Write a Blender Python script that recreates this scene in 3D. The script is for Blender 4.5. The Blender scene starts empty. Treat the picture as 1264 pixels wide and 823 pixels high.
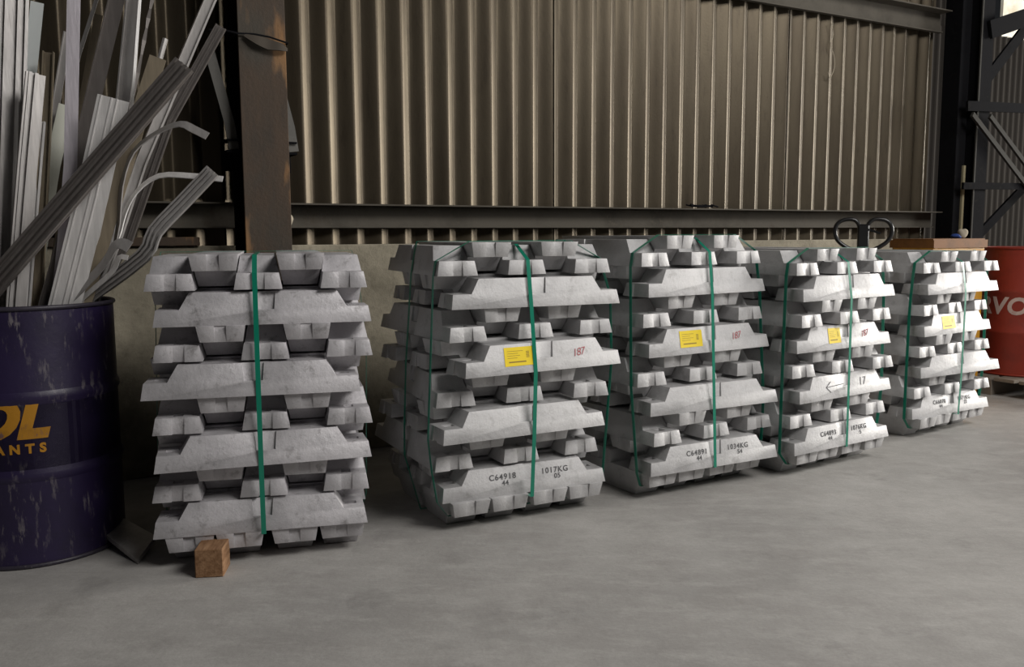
import bpy, bmesh, math, random
from mathutils import Vector, Matrix
random.seed(7)
S = bpy.context.scene
COL = S.collection
PI = math.pi

# ------------------------------------------------------------------ camera
FPX, PITCH, ROLL, HCAM = 1079.8, math.radians(6.452), -0.0048, 1.1045
cam_d = bpy.data.cameras.new('camera')
cam_d.sensor_fit = 'HORIZONTAL'; cam_d.sensor_width = 36.0
cam_d.lens = 36.0 * FPX / 1264.0
cam_d.clip_start = 0.05; cam_d.clip_end = 100
cam = bpy.data.objects.new('camera', cam_d); COL.objects.link(cam)
cam.matrix_world = Matrix.Translation((0, 0, HCAM)) @ Matrix.Rotation(PI/2 - PITCH, 4, 'X') @ Matrix.Rotation(ROLL, 4, 'Z')
S.camera = cam

# ------------------------------------------------------------------ world, lamps, exposure
w = bpy.data.worlds.new('world'); S.world = w; w.use_nodes = True
bg = w.node_tree.nodes['Background']
bg.inputs[0].default_value = (0.90, 0.94, 1.0, 1); bg.inputs[1].default_value = 0.012

def area(name, loc, target, sx, sy, power, colr):
    d = bpy.data.lights.new(name, 'AREA'); d.shape = 'RECTANGLE'; d.size = sx; d.size_y = sy
    d.energy = power; d.color = colr
    o = bpy.data.objects.new(name, d); COL.objects.link(o)
    o.location = loc
    o.rotation_euler = (Vector(target) - Vector(loc)).to_track_quat('-Z', 'Y').to_euler()
    return o
area('doorway_daylight', (11.7, 6.3, 2.8), (0.6, 3.6, 0.6), 2.4, 3.0, 440, (1.0, 0.97, 0.93))
area('end_opening_daylight', (15.18, 9.73, 2.7), (1.8, 4.6, 1.4), 1.8, 2.8, 1050, (1.0, 0.96, 0.88))
area('roof_skylight', (4.6, 0.0, 5.4), (1.6, 2.0, 0.0), 3.6, 2.2, 340, (1.0, 0.97, 0.93))
S.view_settings.view_transform = 'Standard'
S.view_settings.look = 'None'
S.view_settings.gamma = 1.0
S.view_settings.use_curve_mapping = False
S.view_settings.exposure = 0.18

# ------------------------------------------------------------------ frame of the back wall
WA = math.radians(29.16)
U = Vector((math.cos(WA), math.sin(WA), 0))        # along the wall, to the right
N = Vector((math.sin(WA), -math.cos(WA), 0))       # out of the wall, towards the room
def W(s, d, z):
    """point at s metres along the wall, d metres behind the camera's parallel plane, height z"""
    return U*s - N*d + Vector((0, 0, z))
WALL_M = Matrix((( U.x, -N.x, 0, 0), (U.y, -N.y, 0, 0), (0, 0, 1, 0), (0, 0, 0, 1)))   # local x along wall, y into wall

def at(px, py, dist):
    """world point seen at photograph pixel (px,py), dist metres forward"""
    X, Y = px-632.0, py-411.5
    c, s = math.cos(ROLL), math.sin(ROLL)
    X, Y = c*X + s*Y, -s*X + c*Y
    v = Y/FPX; a = X/FPX
    y = math.cos(PITCH) - v*math.sin(PITCH); z = -math.sin(PITCH) - v*math.cos(PITCH)
    k = dist/y
    return Vector((a*k, dist, HCAM + z*k))

# ------------------------------------------------------------------ helpers
def tag(o, label=None, cat=None, group=None, kind=None):
    if label: o['label'] = label
    if cat: o['category'] = cat
    if group: o['group'] = group
    if kind: o['kind'] = kind
    return o
def empty(name, loc=(0, 0, 0), rz=0.0):
    o = bpy.data.objects.new(name, None); COL.objects.link(o)
    o.location = loc; o.rotation_euler = (0, 0, rz); o.empty_display_size = 0.1
    return o
def obj(name, bm, m, parent=None, smooth=None, mw=None):
    if isinstance(bm, bmesh.types.BMesh):
        bmesh.ops.recalc_face_normals(bm, faces=bm.faces[:])
        me = bpy.data.meshes.new(name); bm.to_mesh(me); bm.free()
    else:
        me = bm
    if m is not None and not me.materials: me.materials.append(m)
    if smooth is not None: smooth_by_angle(me, smooth)
    o = bpy.data.objects.new(name, me); COL.objects.link(o)
    if parent is not None: o.parent = parent
    if mw is not None: o.matrix_world = mw
    return o
def smooth_by_angle(me, deg):
    for p in me.polygons: p.use_smooth = True
    lim = math.radians(deg)
    bm = bmesh.new(); bm.from_mesh(me)
    for e in bm.edges:
        e.smooth = not (len(e.link_faces) == 2 and e.calc_face_angle(0) > lim)
    bm.to_mesh(me); bm.free()
def add_box(bm, lo, hi, M=None):
    vs = []
    for z in (lo[2], hi[2]):
        for x, y in ((lo[0], lo[1]), (hi[0], lo[1]), (hi[0], hi[1]), (lo[0], hi[1])):
            p = Vector((x, y, z)); vs.append(bm.verts.new(M @ p if M else p))
    for f in ((0, 3, 2, 1), (4, 5, 6, 7), (0, 1, 5, 4), (1, 2, 6, 5), (2, 3, 7, 6), (3, 0, 4, 7)):
        bm.faces.new([vs[i] for i in f])
def box(lo, hi, M=None, bevel=0.0):
    bm = bmesh.new(); add_box(bm, lo, hi, M)
    if bevel: bmesh.ops.bevel(bm, geom=bm.edges[:], offset=bevel, segments=1, affect='EDGES')
    return bm
def add_sweep(bm, pts, sec, face, closed=False, twist=0.0, scale=None):
    """sweep a closed 2D section (a across, b towards 'face') along the points"""
    pts = [Vector(p) for p in pts]; n = len(pts); rings = []
    for i, p in enumerate(pts):
        if closed: t = pts[(i+1) % n] - pts[i-1]
        else: t = pts[min(i+1, n-1)] - pts[max(i-1, 0)]
        t.normalize()
        f = Vector(face); f = f - t*f.dot(t); f.normalize()
        a = t.cross(f); a.normalize()
        ang = twist*i/max(1, n-1)
        a2 = a*math.cos(ang) + f*math.sin(ang); f2 = f*math.cos(ang) - a*math.sin(ang)
        k = scale[i] if scale else 1.0
        # mitre
        m = 1.0
        rings.append([bm.verts.new(p + a2*(q[0]*k*m) + f2*(q[1]*k)) for q in sec])
    R = len(sec)
    for i in range(n if closed else n-1):
        r0, r1 = rings[i], rings[(i+1) % n]
        for j in range(R):
            bm.faces.new((r0[j], r0[(j+1) % R], r1[(j+1) % R], r1[j]))
    if not closed:
        bm.faces.new(rings[0][::-1]); bm.faces.new(rings[-1])
def circ(r, n=8): return [(r*math.cos(2*PI*i/n), r*math.sin(2*PI*i/n)) for i in range(n)]
def rect(wd, th): return [(-wd/2, -th/2), (wd/2, -th/2), (wd/2, th/2), (-wd/2, th/2)]
def add_lathe(bm, prof, n=48, close=False):
    rings = []
    for r, z in prof:
        rings.append([bm.verts.new((r*math.cos(2*PI*i/n), r*math.sin(2*PI*i/n), z)) for i in range(n)])
    for a, b in zip(rings, rings[1:] + ([rings[0]] if close else [])):
        for i in range(n):
            bm.faces.new((a[i], a[(i+1) % n], b[(i+1) % n], b[i]))
    return rings
def smooth_path(pts, k=4):
    """Catmull-Rom through the points"""
    P = [Vector(p) for p in pts]
    if len(P) < 3: return P
    Q = [P[0]*2-P[1]] + P + [P[-1]*2-P[-2]]; out = []
    for i in range(1, len(Q)-2):
        for j in range(k):
            t = j/k
            out.append(0.5*((2*Q[i]) + (Q[i+1]-Q[i-1])*t + (2*Q[i-1]-5*Q[i]+4*Q[i+1]-Q[i+2])*t*t + (3*Q[i]-Q[i-1]-3*Q[i+1]+Q[i+2])*t**3))
    out.append(P[-1]); return out
def text_mesh(s, size, bold=0.0, shear=0.0, depth=0.0004, spacing=1.0):
    cu = bpy.data.curves.new('lettering', 'FONT'); cu.body = s; cu.size = size; cu.offset = bold; cu.shear = shear
    cu.extrude = depth; cu.align_x = 'CENTER'; cu.align_y = 'CENTER'; cu.space_character = spacing; cu.resolution_u = 4
    o = bpy.data.objects.new('lettering', cu); COL.objects.link(o)
    bpy.context.view_layer.update()
    me = bpy.data.meshes.new_from_object(o.evaluated_get(bpy.context.evaluated_depsgraph_get()))
    bpy.data.objects.remove(o); bpy.data.curves.remove(cu)
    return me
def hull2(P):
    P = sorted(set(P))
    def half(P):
        h = []
        for p in P:
            while len(h) > 1 and (h[-1][0]-h[-2][0])*(p[1]-h[-2][1]) - (h[-1][1]-h[-2][1])*(p[0]-h[-2][0]) <= 1e-9: h.pop()
            h.append(p)
        return h
    a, b = half(P), half(P[::-1])
    return a[:-1] + b[:-1]

# ------------------------------------------------------------------ materials
def mat(name, col, rough=0.6, metal=0.0, spec=0.5):
    m = bpy.data.materials.new(name); m.use_nodes = True
    b = m.node_tree.nodes['Principled BSDF']
    b.inputs['Base Color'].default_value = (*col, 1); b.inputs['Roughness'].default_value = rough
    b.inputs['Metallic'].default_value = metal; b.inputs['Specular IOR Level'].default_value = spec
    return m
class NT:
    def __init__(s, m): s.m = m; s.t = m.node_tree; s.b = s.t.nodes['Principled BSDF']; s._co = None
    def new(s, t, **k):
        n = s.t.nodes.new(t)
        for a, v in k.items(): setattr(n, a, v)
        return n
    def link(s, a, b): s.t.links.new(a, b)
    def co(s, scale=(1, 1, 1), rand=False):
        tc = s.new('ShaderNodeTexCoord'); mp = s.new('ShaderNodeMapping'); mp.inputs['Scale'].default_value = scale
        s.link(tc.outputs['Object'], mp.inputs['Vector'])
        if rand:
            oi = s.new('ShaderNodeObjectInfo'); mu = s.new('ShaderNodeMath', operation='MULTIPLY'); mu.inputs[1].default_value = 37.0
            s.link(oi.outputs['Random'], mu.inputs[0])
            cb = s.new('ShaderNodeCombineXYZ')
            for i in range(3): s.link(mu.outputs[0], cb.inputs[i])
            s.link(cb.outputs[0], mp.inputs['Location'])
        return mp.outputs[0]
    def noise(s, co, scale, detail=4, rough=0.55, lo=0.35, hi=0.65):
        n = s.new('ShaderNodeTexNoise'); n.inputs['Scale'].default_value = scale; n.inputs['Detail'].default_value = detail
        n.inputs['Roughness'].default_value = rough; s.link(co, n.inputs['Vector'])
        r = s.new('ShaderNodeMapRange'); r.inputs[1].default_value = lo; r.inputs[2].default_value = hi
        s.link(n.outputs[0], r.inputs[0]); return r.outputs[0]
    def mix(s, fac, a, b, blend='MIX'):
        n = s.new('ShaderNodeMix', data_type='RGBA', blend_type=blend)
        for sock, v in ((n.inputs[0], fac), (n.inputs[6], a), (n.inputs[7], b)):
            if isinstance(v, (int, float)): sock.default_value = v
            elif isinstance(v, tuple): sock.default_value = (*v, 1)
            else: s.link(v, sock)
        return n.outputs[2]
    def mul(s, a, b):
        n = s.new('ShaderNodeMath', operation='MULTIPLY')
        for k, v in ((0, a), (1, b)):
            if isinstance(v, (int, float)): n.inputs[k].default_value = v
            else: s.link(v, n.inputs[k])
        return n.outputs[0]
    def color(s, c): s.link(c, s.b.inputs['Base Color'])
    def bump(s, h, strength=0.3, dist=0.01):
        n = s.new('ShaderNodeBump'); n.inputs['Strength'].default_value = strength; n.inputs['Distance'].default_value = dist
        s.link(h, n.inputs['Height']); s.link(n.outputs[0], s.b.inputs['Normal'])

def m_ingot(name, base, dirt, amount):
    m = mat(name, base, 0.6, 0.4, 0.4); t = NT(m); co = t.co(rand=True)
    big = t.noise(co, 7, 5, 0.6, 0.40, 0.62); fine = t.noise(co, 160, 3, 0.6, 0.3, 0.7)
    c = t.mix(big, tuple(v*0.88 for v in base), tuple(min(1, v*1.08) for v in base))
    c = t.mix(t.mul(fine, 0.22), c, tuple(v*0.62 for v in base))
    blot = t.noise(co, 18, 6, 0.7, 0.56, 0.70)
    c = t.mix(t.mul(blot, amount), c, dirt)
    t.color(c)
    r = t.new('ShaderNodeMapRange'); r.inputs[3].default_value = 0.52; r.inputs[4].default_value = 0.68
    t.link(big, r.inputs[0]); t.link(r.outputs[0], t.b.inputs['Roughness'])
    t.bump(t.noise(co, 55, 5, 0.65, 0.2, 0.8), 0.25, 0.004)
    return m
M_ING = m_ingot('cast_aluminium', (0.535, 0.53, 0.535), (0.20, 0.19, 0.18), 0.35)
M_ING_D = m_ingot('cast_aluminium_dusty', (0.56, 0.545, 0.565), (0.13, 0.12, 0.115), 0.6)

def m_scrap(name, base, metal=0.7, rough=0.38, streak=0.5):
    m = mat(name, base, rough, metal, 0.5); t = NT(m); co = t.co((1, 1, 0.08), rand=True)
    s1 = t.noise(co, 60, 4, 0.6, 0.3, 0.7); co2 = t.co(rand=True); s2 = t.noise(co2, 9, 5, 0.6, 0.4, 0.7)
    c = t.mix(t.mul(s1, streak), base, tuple(v*0.55 for v in base))
    c = t.mix(t.mul(s2, 0.4), c, tuple(v*0.6 for v in base)); t.color(c)
    t.bump(s1, 0.15, 0.002)
    return m
M_SC_L = m_scrap('scrap_bright', (0.80, 0.78, 0.77), 0.35, 0.42)
M_SC_M = m_scrap('scrap_mid', (0.46, 0.44, 0.43), 0.55, 0.45)
M_SC_D = m_scrap('scrap_dark', (0.20, 0.18, 0.17), 0.5, 0.45)
M_SC_T = m_scrap('scrap_tan', (0.30, 0.25, 0.18), 0.3, 0.55)
M_SC_P = m_scrap('scrap_lilac', (0.62, 0.58, 0.63), 0.5, 0.35)

def m_paint(name, paint, wear, amount, rough=0.45, scale=6.0, stretch=0.35, under=None):
    m = mat(name, paint, rough, 0.0, 0.5); t = NT(m); co = t.co((1, 1, stretch)); co2 = t.co()
    patch = t.noise(co2, scale, 5, 0.65, 0.48, 0.68); scr = t.noise(co, scale*9, 5, 0.7, 0.55, 0.63)
    c = t.mix(t.mul(patch, 0.55), paint, tuple(v*0.45 for v in paint))
    c = t.mix(t.mul(t.mul(scr, patch), amount), c, wear)
    if under: c = t.mix(t.mul(t.noise(co2, scale*0.7, 6, 0.7, 0.60, 0.72), 0.6), c, under)
    t.color(c); t.bump(t.noise(co2, 40, 4, 0.6, 0.2, 0.8), 0.12, 0.004)
    return m
M_PURPLE = m_paint('purple_drum_paint', (0.020, 0.012, 0.050), (0.20, 0.18, 0.19), 1.0, 0.45, 4, 0.22, (0.013, 0.010, 0.018))
M_RED = m_paint('red_drum_paint', (0.24, 0.022, 0.009), (0.16, 0.06, 0.04), 0.4, 0.5, 5, 0.5)
M_YELLOW = m_paint('yellow_bin_paint', (0.62, 0.30, 0.02), (0.20, 0.10, 0.04), 0.8, 0.5, 6, 0.6)
M_RUSTTOP = m_paint('rust_orange_paint', (0.19, 0.075, 0.015), (0.12, 0.06, 0.03), 0.8, 0.7, 10, 1)
M_GOLD = m_paint('gold_lettering', (0.46, 0.21, 0.012), (0.10, 0.06, 0.10), 1.0, 0.55, 9, 0.5)
M_DRUMTEXT = m_paint('white_lettering', (0.52, 0.40, 0.36), (0.36, 0.08, 0.05), 0.8, 0.6, 9, 1)

def m_rust():
    m = mat('rusty_column_steel', (0.10, 0.065, 0.042), 0.75, 0.0, 0.3); t = NT(m); co = t.co(rand=True); co2 = t.co((1, 1, 0.25))
    a = t.noise(co2, 7, 6, 0.65, 0.35, 0.7)
    c = t.mix(a, (0.046, 0.036, 0.028), (0.085, 0.054, 0.034))
    c = t.mix(t.mul(t.noise(co2, 7, 4, 0.5, 0.57, 0.63), 0.8), c, (0.27, 0.145, 0.062))
    c = t.mix(t.mul(t.noise(co, 2.2, 3, 0.5, 0.55, 0.7), 0.5), c, (0.045, 0.048, 0.042))
    t.color(c); t.bump(t.noise(co, 60, 5, 0.6, 0.2, 0.8), 0.3, 0.004)
    return m
M_RUST = m_rust()
M_PURLIN = m_paint('brown_grey_purlin_paint', (0.095, 0.086, 0.072), (0.15, 0.13, 0.10), 0.3, 0.6, 3, 1, (0.05, 0.036, 0.026))
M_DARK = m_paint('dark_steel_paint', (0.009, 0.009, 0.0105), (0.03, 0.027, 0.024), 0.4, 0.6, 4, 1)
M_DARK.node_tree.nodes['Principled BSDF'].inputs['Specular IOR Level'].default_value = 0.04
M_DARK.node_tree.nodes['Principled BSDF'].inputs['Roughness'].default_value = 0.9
for q in ('Specular IOR Level', 'Roughness'): M_PURLIN.node_tree.nodes['Principled BSDF'].inputs[q].default_value = 0.1 if q[0] == 'S' else 0.85
M_GREYBAR = m_paint('pale_grey_steel', (0.10, 0.095, 0.085), (0.09, 0.07, 0.05), 0.4, 0.6, 5, 1)
M_GREYEDGE = mat('dull_grey_steel', (0.042, 0.040, 0.036), 0.8, 0, 0.1)
M_BLACK = mat('black_rubber', (0.012, 0.012, 0.013), 0.3, 0.0, 0.6)
M_JACK = mat('orange_jack_paint', (0.45, 0.14, 0.02), 0.45)
M_STEEL = mat('bare_steel', (0.4, 0.4, 0.4), 0.35, 0.9)
M_STRAP = mat('green_strap', (0.004, 0.20, 0.125), 0.28, 0.0, 0.6)
M_LABEL = mat('yellow_label', (0.86, 0.64, 0.01), 0.5)
M_INK = mat('black_ink', (0.10, 0.10, 0.105), 0.7)
M_REDINK = mat('red_ink', (0.45, 0.12, 0.13), 0.7)
M_OLIVE = mat('label_print', (0.28, 0.18, 0.015), 0.6)
M_RAG = mat('beige_cloth', (0.42, 0.37, 0.29), 0.9, 0, 0.1)
M_RAG_D = mat('dark_cloth', (0.07, 0.06, 0.05), 0.9, 0, 0.1)
M_BLUE = mat('blue_cloth', (0.03, 0.06, 0.22), 0.8, 0, 0.2)
def m_wood():
    m = mat('timber', (0.26, 0.14, 0.07), 0.75, 0, 0.2); t = NT(m)
    g = t.noise(t.co((9, 1.2, 9)), 9, 5, 0.6, 0.3, 0.7)
    t.color(t.mix(g, (0.17, 0.085, 0.04), (0.34, 0.20, 0.11))); t.bump(g, 0.3, 0.003)
    return m
M_WOOD = m_wood()
M_PALLET = mat('weathered_timber', (0.20, 0.17, 0.14), 0.85, 0, 0.2)

def m_floor():
    m = mat('concrete_floor', (0.33, 0.32, 0.305), 0.62, 0.0, 0.35); t = NT(m); co = t.co()
    co_d = t.co((1.0, 0.35, 1))
    a = t.noise(co, 0.9, 6, 0.6, 0.38, 0.64); b = t.noise(co, 5.0, 7, 0.68, 0.40, 0.66)
    c = t.mix(a, (0.315, 0.305, 0.294), (0.445, 0.432, 0.415))
    c = t.mix(t.mul(b, 0.45), c, (0.255, 0.240, 0.228))
    mp = t.new('ShaderNodeMapping'); mp.inputs['Rotation'].default_value = (0, 0, 0.5); mp.inputs['Scale'].default_value = (0.7, 1.6, 1)
    t.link(co, mp.inputs['Vector'])
    sweep = t.noise(mp.outputs[0], 7.0, 9, 0.74, 0.48, 0.66)
    c = t.mix(t.mul(sweep, 0.40), c, (0.525, 0.512, 0.492))
    mp2 = t.new('ShaderNodeMapping'); mp2.inputs['Rotation'].default_value = (0, 0, -0.9); mp2.inputs['Scale'].default_value = (0.25, 5.0, 1)
    t.link(co, mp2.inputs['Vector'])
    scratch = t.noise(mp2.outputs[0], 9.0, 7, 0.75, 0.60, 0.70)
    c = t.mix(t.mul(scratch, 0.35), c, (0.24, 0.225, 0.215))
    grit = t.noise(co, 110, 3, 0.6, 0.30, 0.70)
    c = t.mix(t.mul(grit, 0.22), c, (0.22, 0.21, 0.20))
    spot = t.noise(co, 3.2, 7, 0.7, 0.56, 0.68)
    c = t.mix(t.mul(spot, 0.30), c, (0.15, 0.14, 0.135))
    crack = t.noise(co, 34, 6, 0.75, 0.62, 0.72)
    c = t.mix(t.mul(crack, 0.30), c, (0.13, 0.12, 0.115)); t.color(c)
    r = t.new('ShaderNodeMapRange'); r.inputs[3].default_value = 0.5; r.inputs[4].default_value = 0.72
    t.link(b, r.inputs[0]); t.link(r.outputs[0], t.b.inputs['Roughness'])
    t.bump(t.noise(co, 45, 6, 0.65, 0.2, 0.8), 0.18, 0.004)
    return m
def m_wallc():
    m = mat('stained_concrete', (0.27, 0.24, 0.18), 0.85, 0.0, 0.2); t = NT(m); co = t.co()
    a = t.noise(co, 2.2, 7, 0.7, 0.36, 0.66)
    c = t.mix(a, (0.17, 0.152, 0.115), (0.36, 0.325, 0.25))
    c = t.mix(t.mul(t.noise(co, 14, 6, 0.7, 0.56, 0.72), 0.5), c, (0.10, 0.085, 0.065))
    t.color(c); t.bump(t.noise(co, 25, 6, 0.7, 0.2, 0.8), 0.35, 0.01)
    return m
def m_clad():
    m = mat('brown_cladding', (0.09, 0.07, 0.05), 0.43, 0.7, 0.5); t = NT(m); co = t.co((1, 1, 0.2), rand=True)
    a = t.noise(co, 5, 6, 0.65, 0.35, 0.68)
    c = t.mix(a, (0.074, 0.0585, 0.0395), (0.103, 0.084, 0.057))
    c = t.mix(t.mul(t.noise(co, 26, 5, 0.7, 0.55, 0.72), 0.4), c, (0.035, 0.027, 0.020))
    t.color(c); t.bump(t.noise(t.co(rand=True), 80, 4, 0.6, 0.2, 0.8), 0.08, 0.003)
    return m
M_FLOOR, M_WALLC, M_CLAD = m_floor(), m_wallc(), m_clad()
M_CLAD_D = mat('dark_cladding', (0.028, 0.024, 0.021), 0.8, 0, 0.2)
def m_day():
    m = mat('daylit_sheet', (0.7, 0.68, 0.6), 0.6); t = NT(m)
    n = t.noise(t.co(), 3, 5, 0.6, 0.35, 0.65)
    c = t.mix(n, (0.55, 0.49, 0.36), (0.85, 0.83, 0.75)); t.color(c)
    t.link(c, t.b.inputs['Emission Color']); t.b.inputs['Emission Strength'].default_value = 0.22
    return m
M_DAY = m_day()

# ================================================================== SETTING
fl = obj('floor', box((-9, -3, -0.12), (14, 14, 0.0)), M_FLOOR); tag(fl, kind='structure')
D_CONC = 4.25
S0, S1 = -3.6, 6.06
wb = obj('wall_back', box((S0, D_CONC, 0.0), (S1, D_CONC+0.07, 1.059), bevel=0.006), M_WALLC, mw=WALL_M); tag(wb, kind='structure')
# corrugated sheets: seven corrugations each, each lapping over its right neighbour
PITCHC, AMP = 0.1317, 0.0152
D_SH = D_CONC + 0.075 + 0.026
CREST0 = 2.702            # position of a lap crest along the wall
def rib(t):
    """lop-sided corrugation with rounded corners: steep right flank, long left flank"""
    t = (t + 0.04) % 1.0
    sm = lambda x: x*x*(3-2*x)*0.35 + x*0.65
    if t < 0.38: return -AMP + 2*AMP*sm(t/0.38)
    return AMP - 2*AMP*sm((t-0.38)/0.62)
def sheet(s_start, ncorr, z0, z1, dd):
    bm = bmesh.new(); k = 24; n = int(ncorr*k) + 8; th = 0.006
    rows = []
    for i in range(-3, n+1):
        s = s_start + PITCHC*i/k
        d = rib((s-CREST0)/PITCHC)
        rows.append([bm.verts.new((s, D_SH + d + dd + e, z)) for z in (z0, z1) for e in (0, th)])
    for a, b in zip(rows, rows[1:]):
        for q in ((0, 2, 3, 1),): pass
        bm.faces.new((a[0], b[0], b[2], a[2])); bm.faces.new((a[1], a[3], b[3], b[1]))
        bm.faces.new((a[0], a[1], b[1], b[0])); bm.faces.new((a[2], b[2], b[3], a[3]))
    bm.faces.new((rows[0][0], rows[0][2], rows[0][3], rows[0][1])); bm.faces.new((rows[-1][0], rows[-1][1], rows[-1][3], rows[-1][2]))
    return bm
kk = 0
for tier, (z0, z1) in enumerate(((0.93, 2.72), (2.62, 4.4))):
    for i in range(-7, 5):
        s = CREST0 + i*7*PITCHC + 0.02
        nc = 7
        if s + 7*PITCHC > S1: nc = max(0, (S1-s)/PITCHC - 0.3)
        if nc < 0.5 or s < S0-0.9: continue
        o = obj('corrugated_sheet', sheet(s, nc, z0, z1, 0.007*(i % 2) - 0.010*tier), M_CLAD, wb, 60)
        kk += 1
# purlins: channel sections opening to the room
def channel_bm(s0, s1, d, z0, z1, fl_):
    t = 0.008; bm = bmesh.new()
    add_box(bm, (s0, d-0.004, z0), (s1, d+t-0.004, z1))
    add_box(bm, (s0, d-fl_, z1-t), (s1, d-0.004, z1))
    add_box(bm, (s0, d-fl_*0.30, z0), (s1, d-0.004, z0+t))
    return bm
Z_P0, Z_P1 = 1.142, 1.260
t1 = obj('trim_1', channel_bm(S0, S1, D_SH-0.026-0.012, Z_P0, Z_P1, 0.10), M_PURLIN, mw=WALL_M); tag(t1, kind='structure')
Z_B0, Z_B1 = 2.575, 2.72
t2 = obj('trim_2', channel_bm(S0, S1, D_SH-0.026-0.012, Z_B0, Z_B1, 0.10), M_PURLIN, mw=WALL_M); tag(t2, kind='structure')
t3 = obj('trim_3', box((S0, D_CONC-0.02, 1.060), (0.72, D_CONC+0.05, 1.10), bevel=0.003), M_RUST, mw=WALL_M); tag(t3, kind='structure')

# far wall beyond the end of the shed bay
wf = empty('wall_far'); tag(wf, kind='structure')
D_F = 7.6
def far_sheet(s0, s1, z0, z1, m, dd=0.0):
    bm = bmesh.new(); n = int((s1-s0)/PITCHC*8); th = 0.006; rows = []
    for i in range(n+1):
        s = s0 + (s1-s0)*i/n
        d = D_F + dd - 0.022*math.cos(2*PI*s/PITCHC)
        rows.append([bm.verts.new((s, d+e, z)) for z in (z0, z1) for e in (0, th)])
    for a, b in zip(rows, rows[1:]):
        bm.faces.new((a[0], b[0], b[2], a[2])); bm.faces.new((a[1], a[3], b[3], b[1]))
        bm.faces.new((a[0], a[1], b[1], b[0])); bm.faces.new((a[2], b[2], b[3], a[3]))
    bm.faces.new((rows[0][0], rows[0][2], rows[0][3], rows[0][1])); bm.faces.new((rows[-1][0], rows[-1][1], rows[-1][3], rows[-1][2]))
    return obj('corrugated_sheet', bm, m, wf, 60, mw=WALL_M)
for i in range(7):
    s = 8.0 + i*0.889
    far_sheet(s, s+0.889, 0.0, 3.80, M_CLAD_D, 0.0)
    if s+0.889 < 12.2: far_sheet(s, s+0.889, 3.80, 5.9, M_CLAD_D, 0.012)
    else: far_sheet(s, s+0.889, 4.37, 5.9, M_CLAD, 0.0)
wn = obj('window_1', box((12.0, D_F-0.02, 3.80), (14.2, D_F+0.02, 4.37)), M_DAY, mw=WALL_M); tag(wn, kind='structure')

# ================================================================== STEEL COLUMN in the wall
S_COL, D_COL = 0.975, 3.98
colm = empty('steel_column', W(S_COL, D_COL+0.11, 0), WA)
tag(colm, 'rust-brown steel column standing in front of the corrugated wall behind the leftmost stack', 'column')
def part(name, bm, m, parent, smooth=None):
    o = obj(name, bm, m, None, smooth); o.parent = parent; return o
H_COL = 4.4
part('front_flange', box((-0.103, -0.11, 0), (0.103, -0.098, H_COL), bevel=0.002), M_RUST, colm)
part('web', box((-0.005, -0.098, 0), (0.005, 0.098, H_COL)), M_RUST, colm)
part('back_flange', box((-0.103, 0.098, 0), (0.103, 0.110, H_COL), bevel=0.002), M_DARK, colm)
for z0, z1 in ((1.28, 2.56), (2.74, H_COL)):
    part('light_block', box((-0.055, 0.111, z0), (0.055, 0.232, z1)), M_DARK, colm)  # added filler behind the column, blocks light through the gap to the sheets
bmx = bmesh.new()
add_box(bmx, (-0.15, -0.02, 1.475), (0.165, 0.11, 1.485)); add_box(bmx, (-0.15, 0.10, 1.40), (0.165, 0.112, 1.485))
add_box(bmx, (-0.15, -0.02, 1.525), (0.165, 0.11, 1.533))
part('bracket', bmx, M_DARK, colm)
for dx, zt in ((-0.215, 1.93), (0.055, 1.93)):
    bmx = bmesh.new()
    add_sweep(bmx, [(dx+0.005, 0.0, zt), (dx+0.085, 0.0, 1.60), (dx+0.10, 0.0, 1.49)], rect(0.044, 0.008), (0, -1, 0))
    part('brace', bmx, M_GREYBAR, colm)
# wire tie and rag round the column
wt = empty('wire_tie', W(S_COL, D_COL, 1.97), WA)
tag(wt, 'dark wire and torn rag tied round the rusty column near its top', 'wire tie')
loop = [(-0.11, -0.125, 0.0), (-0.04, -0.127, 0.004), (0.03, -0.126, -0.002), (0.108, -0.125, -0.02), (0.113, 0.0, -0.02), (0.110, 0.118, -0.01), (0.0, 0.122, 0.0), (-0.110, 0.118, 0.005), (-0.113, 0.0, 0.0)]
loop = [(x, y+0.11, z) for x, y, z in loop]
bmx = bmesh.new(); add_sweep(bmx, loop, circ(0.004, 6), (0, 0, 1), closed=True); part('wire', bmx, M_DARK, wt, 60)
bmx = bmesh.new(); add_sweep(bmx, [(-0.22, 0.02, 0.01), (-0.16, -0.01, 0.008), (-0.11, -0.017, 0.0)], circ(0.005, 6), (0, 0, 1)); part('wire_end', bmx, M_DARK, wt, 60)
bmx = bmesh.new()
rg = [(-0.08, -0.018, -0.005), (-0.03, -0.026, -0.022), (0.02, -0.022, -0.036), (0.07, -0.030, -0.042), (0.105, -0.02, -0.05)]
add_sweep(bmx, smooth_path(rg, 3), rect(0.045, 0.006), (0, -1, 0.3), scale=[0.25, .5, .7, .9, 1, 1.05, 1.1, 1.0, .9, .8, .7, .5, .3]); part('rag', bmx, M_RAG_D, wt, 60)

# pale rag hanging on the rail by the column
bmx = bmesh.new()
pth = smooth_path([(0.0, 0.0, 0.0), (0.004, -0.012, -0.02), (-0.002, -0.006, -0.05), (-0.008, -0.010, -0.085), (-0.012, -0.004, -0.11)], 3)
add_sweep(bmx, pth, [(-0.018, -0.004), (-0.005, -0.009), (0.012, -0.003), (0.020, 0.003), (0.004, 0.008), (-0.014, 0.004)], (0, -1, 0), scale=[.7, .9, 1.0, 1.1, 1.0, .95, .9, .8, .75, .7, .5, .4, .3])
rag = obj('cloth_scrap', bmx, M_RAG, None, 60); rag.location = W(1.13, D_SH-0.026-0.095, 1.205); rag.rotation_euler = (0, 0, WA)
tag(rag, 'small pale cloth scrap hanging on the wall rail beside the rusty column', 'cloth')
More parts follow.
